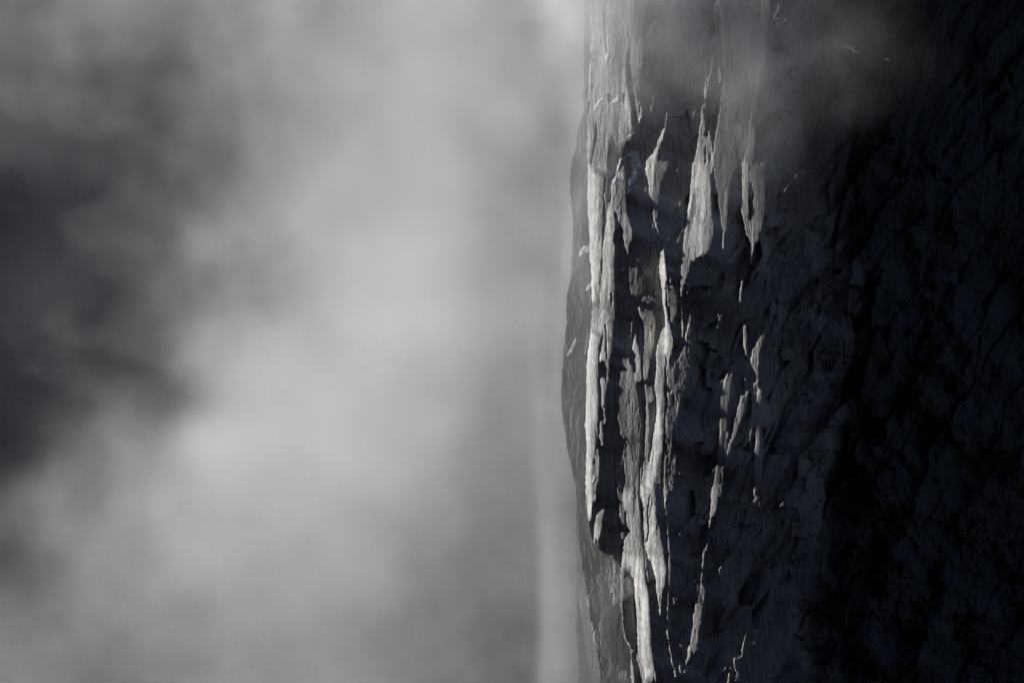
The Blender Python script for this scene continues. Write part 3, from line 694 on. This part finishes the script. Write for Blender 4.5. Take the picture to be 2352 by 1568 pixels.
for op, val in (('SUBTRACT', (bx0, by0, bz0)), ('DIVIDE', ((bx1 - bx0) / (NXV - 1), (by1 - by0) / (NYV - 1), (bz1 - bz0) / (NZV - 1))), ('ADD', (.5, .5, .5)), ('FLOOR', None)):
    q = n.new('ShaderNodeVectorMath'); q.operation = op; L(last, q.inputs[0])
    if val: q.inputs[1].default_value = val
    last = q.outputs[0]
sep = n.new('ShaderNodeSeparateXYZ'); L(last, sep.inputs[0])
def imath(op, a_, b_):
    q = n.new('FunctionNodeIntegerMath'); q.operation = op
    L(a_, q.inputs[0])
    if isinstance(b_, int): q.inputs[1].default_value = b_
    else: L(b_, q.inputs[1])
    return q.outputs[0]
idx = imath('ADD', imath('MULTIPLY', imath('ADD', imath('MULTIPLY', sep.outputs[0], NYV), sep.outputs[1]), NZV), sep.outputs[2])
si = n.new('GeometryNodeSampleIndex'); si.data_type = 'FLOAT'; si.domain = 'POINT'
na = n.new('GeometryNodeInputNamedAttribute'); na.data_type = 'FLOAT'; na.inputs[0].default_value = 'thickness'
L(gi.outputs[0], si.inputs['Geometry']); L(na.outputs[0], si.inputs['Value']); L(idx, si.inputs['Index'])
L(si.outputs[0], vc.inputs['Density'])
mm = bpy.data.materials.new('mist'); mm.use_nodes = True; t = mm.node_tree; t.nodes.clear()
pv = t.nodes.new('ShaderNodeVolumePrincipled'); pv.inputs['Density'].default_value = .001
pv.inputs['Color'].default_value = (.98, .985, .985, 1); pv.inputs['Anisotropy'].default_value = -.1
om = t.nodes.new('ShaderNodeOutputMaterial'); t.links.new(pv.outputs[0], om.inputs['Volume'])
sm = n.new('GeometryNodeSetMaterial'); L(vc.outputs[0], sm.inputs[0]); sm.inputs['Material'].default_value = mm
L(sm.outputs[0], go.inputs[0])
md = mist.modifiers.new('mist_volume', 'NODES'); md.node_group = ng
me.materials.append(mm)

# ------------------------------------------------------------------ light, sky, camera
w = bpy.data.worlds.new('World'); sc.world = w; w.use_nodes = True
bg = w.node_tree.nodes['Background']
sky = w.node_tree.nodes.new('ShaderNodeTexSky'); sky.sky_type = 'NISHITA'; sky.sun_disc = False
sky.sun_elevation = EL; sky.sun_rotation = math.atan2(-SUN[0], -SUN[1])
sky.altitude = 2300; sky.air_density = .5; sky.dust_density = 1.2
w.node_tree.links.new(sky.outputs[0], bg.inputs[0]); bg.inputs[1].default_value = .075
lamp = bpy.data.lights.new('sun', 'SUN'); lamp.energy = 5.0; lamp.angle = math.radians(.5); lamp.color = (1, .975, .94)
so = bpy.data.objects.new('sun', lamp); COL.objects.link(so)
so.rotation_euler = Vector(SUN).to_track_quat('-Z', 'Y').to_euler(); so.location = (-800, -400, 500)

cam = bpy.data.cameras.new('camera'); co = bpy.data.objects.new('camera', cam); COL.objects.link(co)
co.location = (0, -DIST, 0); co.rotation_euler = (math.pi / 2, 0, 0)
cam.sensor_width = 36; cam.lens = 36 * DIST / (PW * M); cam.clip_start = 1; cam.clip_end = 30000
sc.camera = co
sc.view_settings.view_transform = 'Standard'; sc.view_settings.look = 'None'
sc.view_settings.exposure = .45; sc.view_settings.gamma = 1
sc.cycles.use_denoising = True
sc.cycles.use_adaptive_sampling = True; sc.cycles.adaptive_threshold = .02
sc.cycles.max_bounces = 8; sc.cycles.diffuse_bounces = 3; sc.cycles.volume_bounces = 5
sc.cycles.volume_step_rate = 2.0; sc.cycles.volume_max_steps = 256
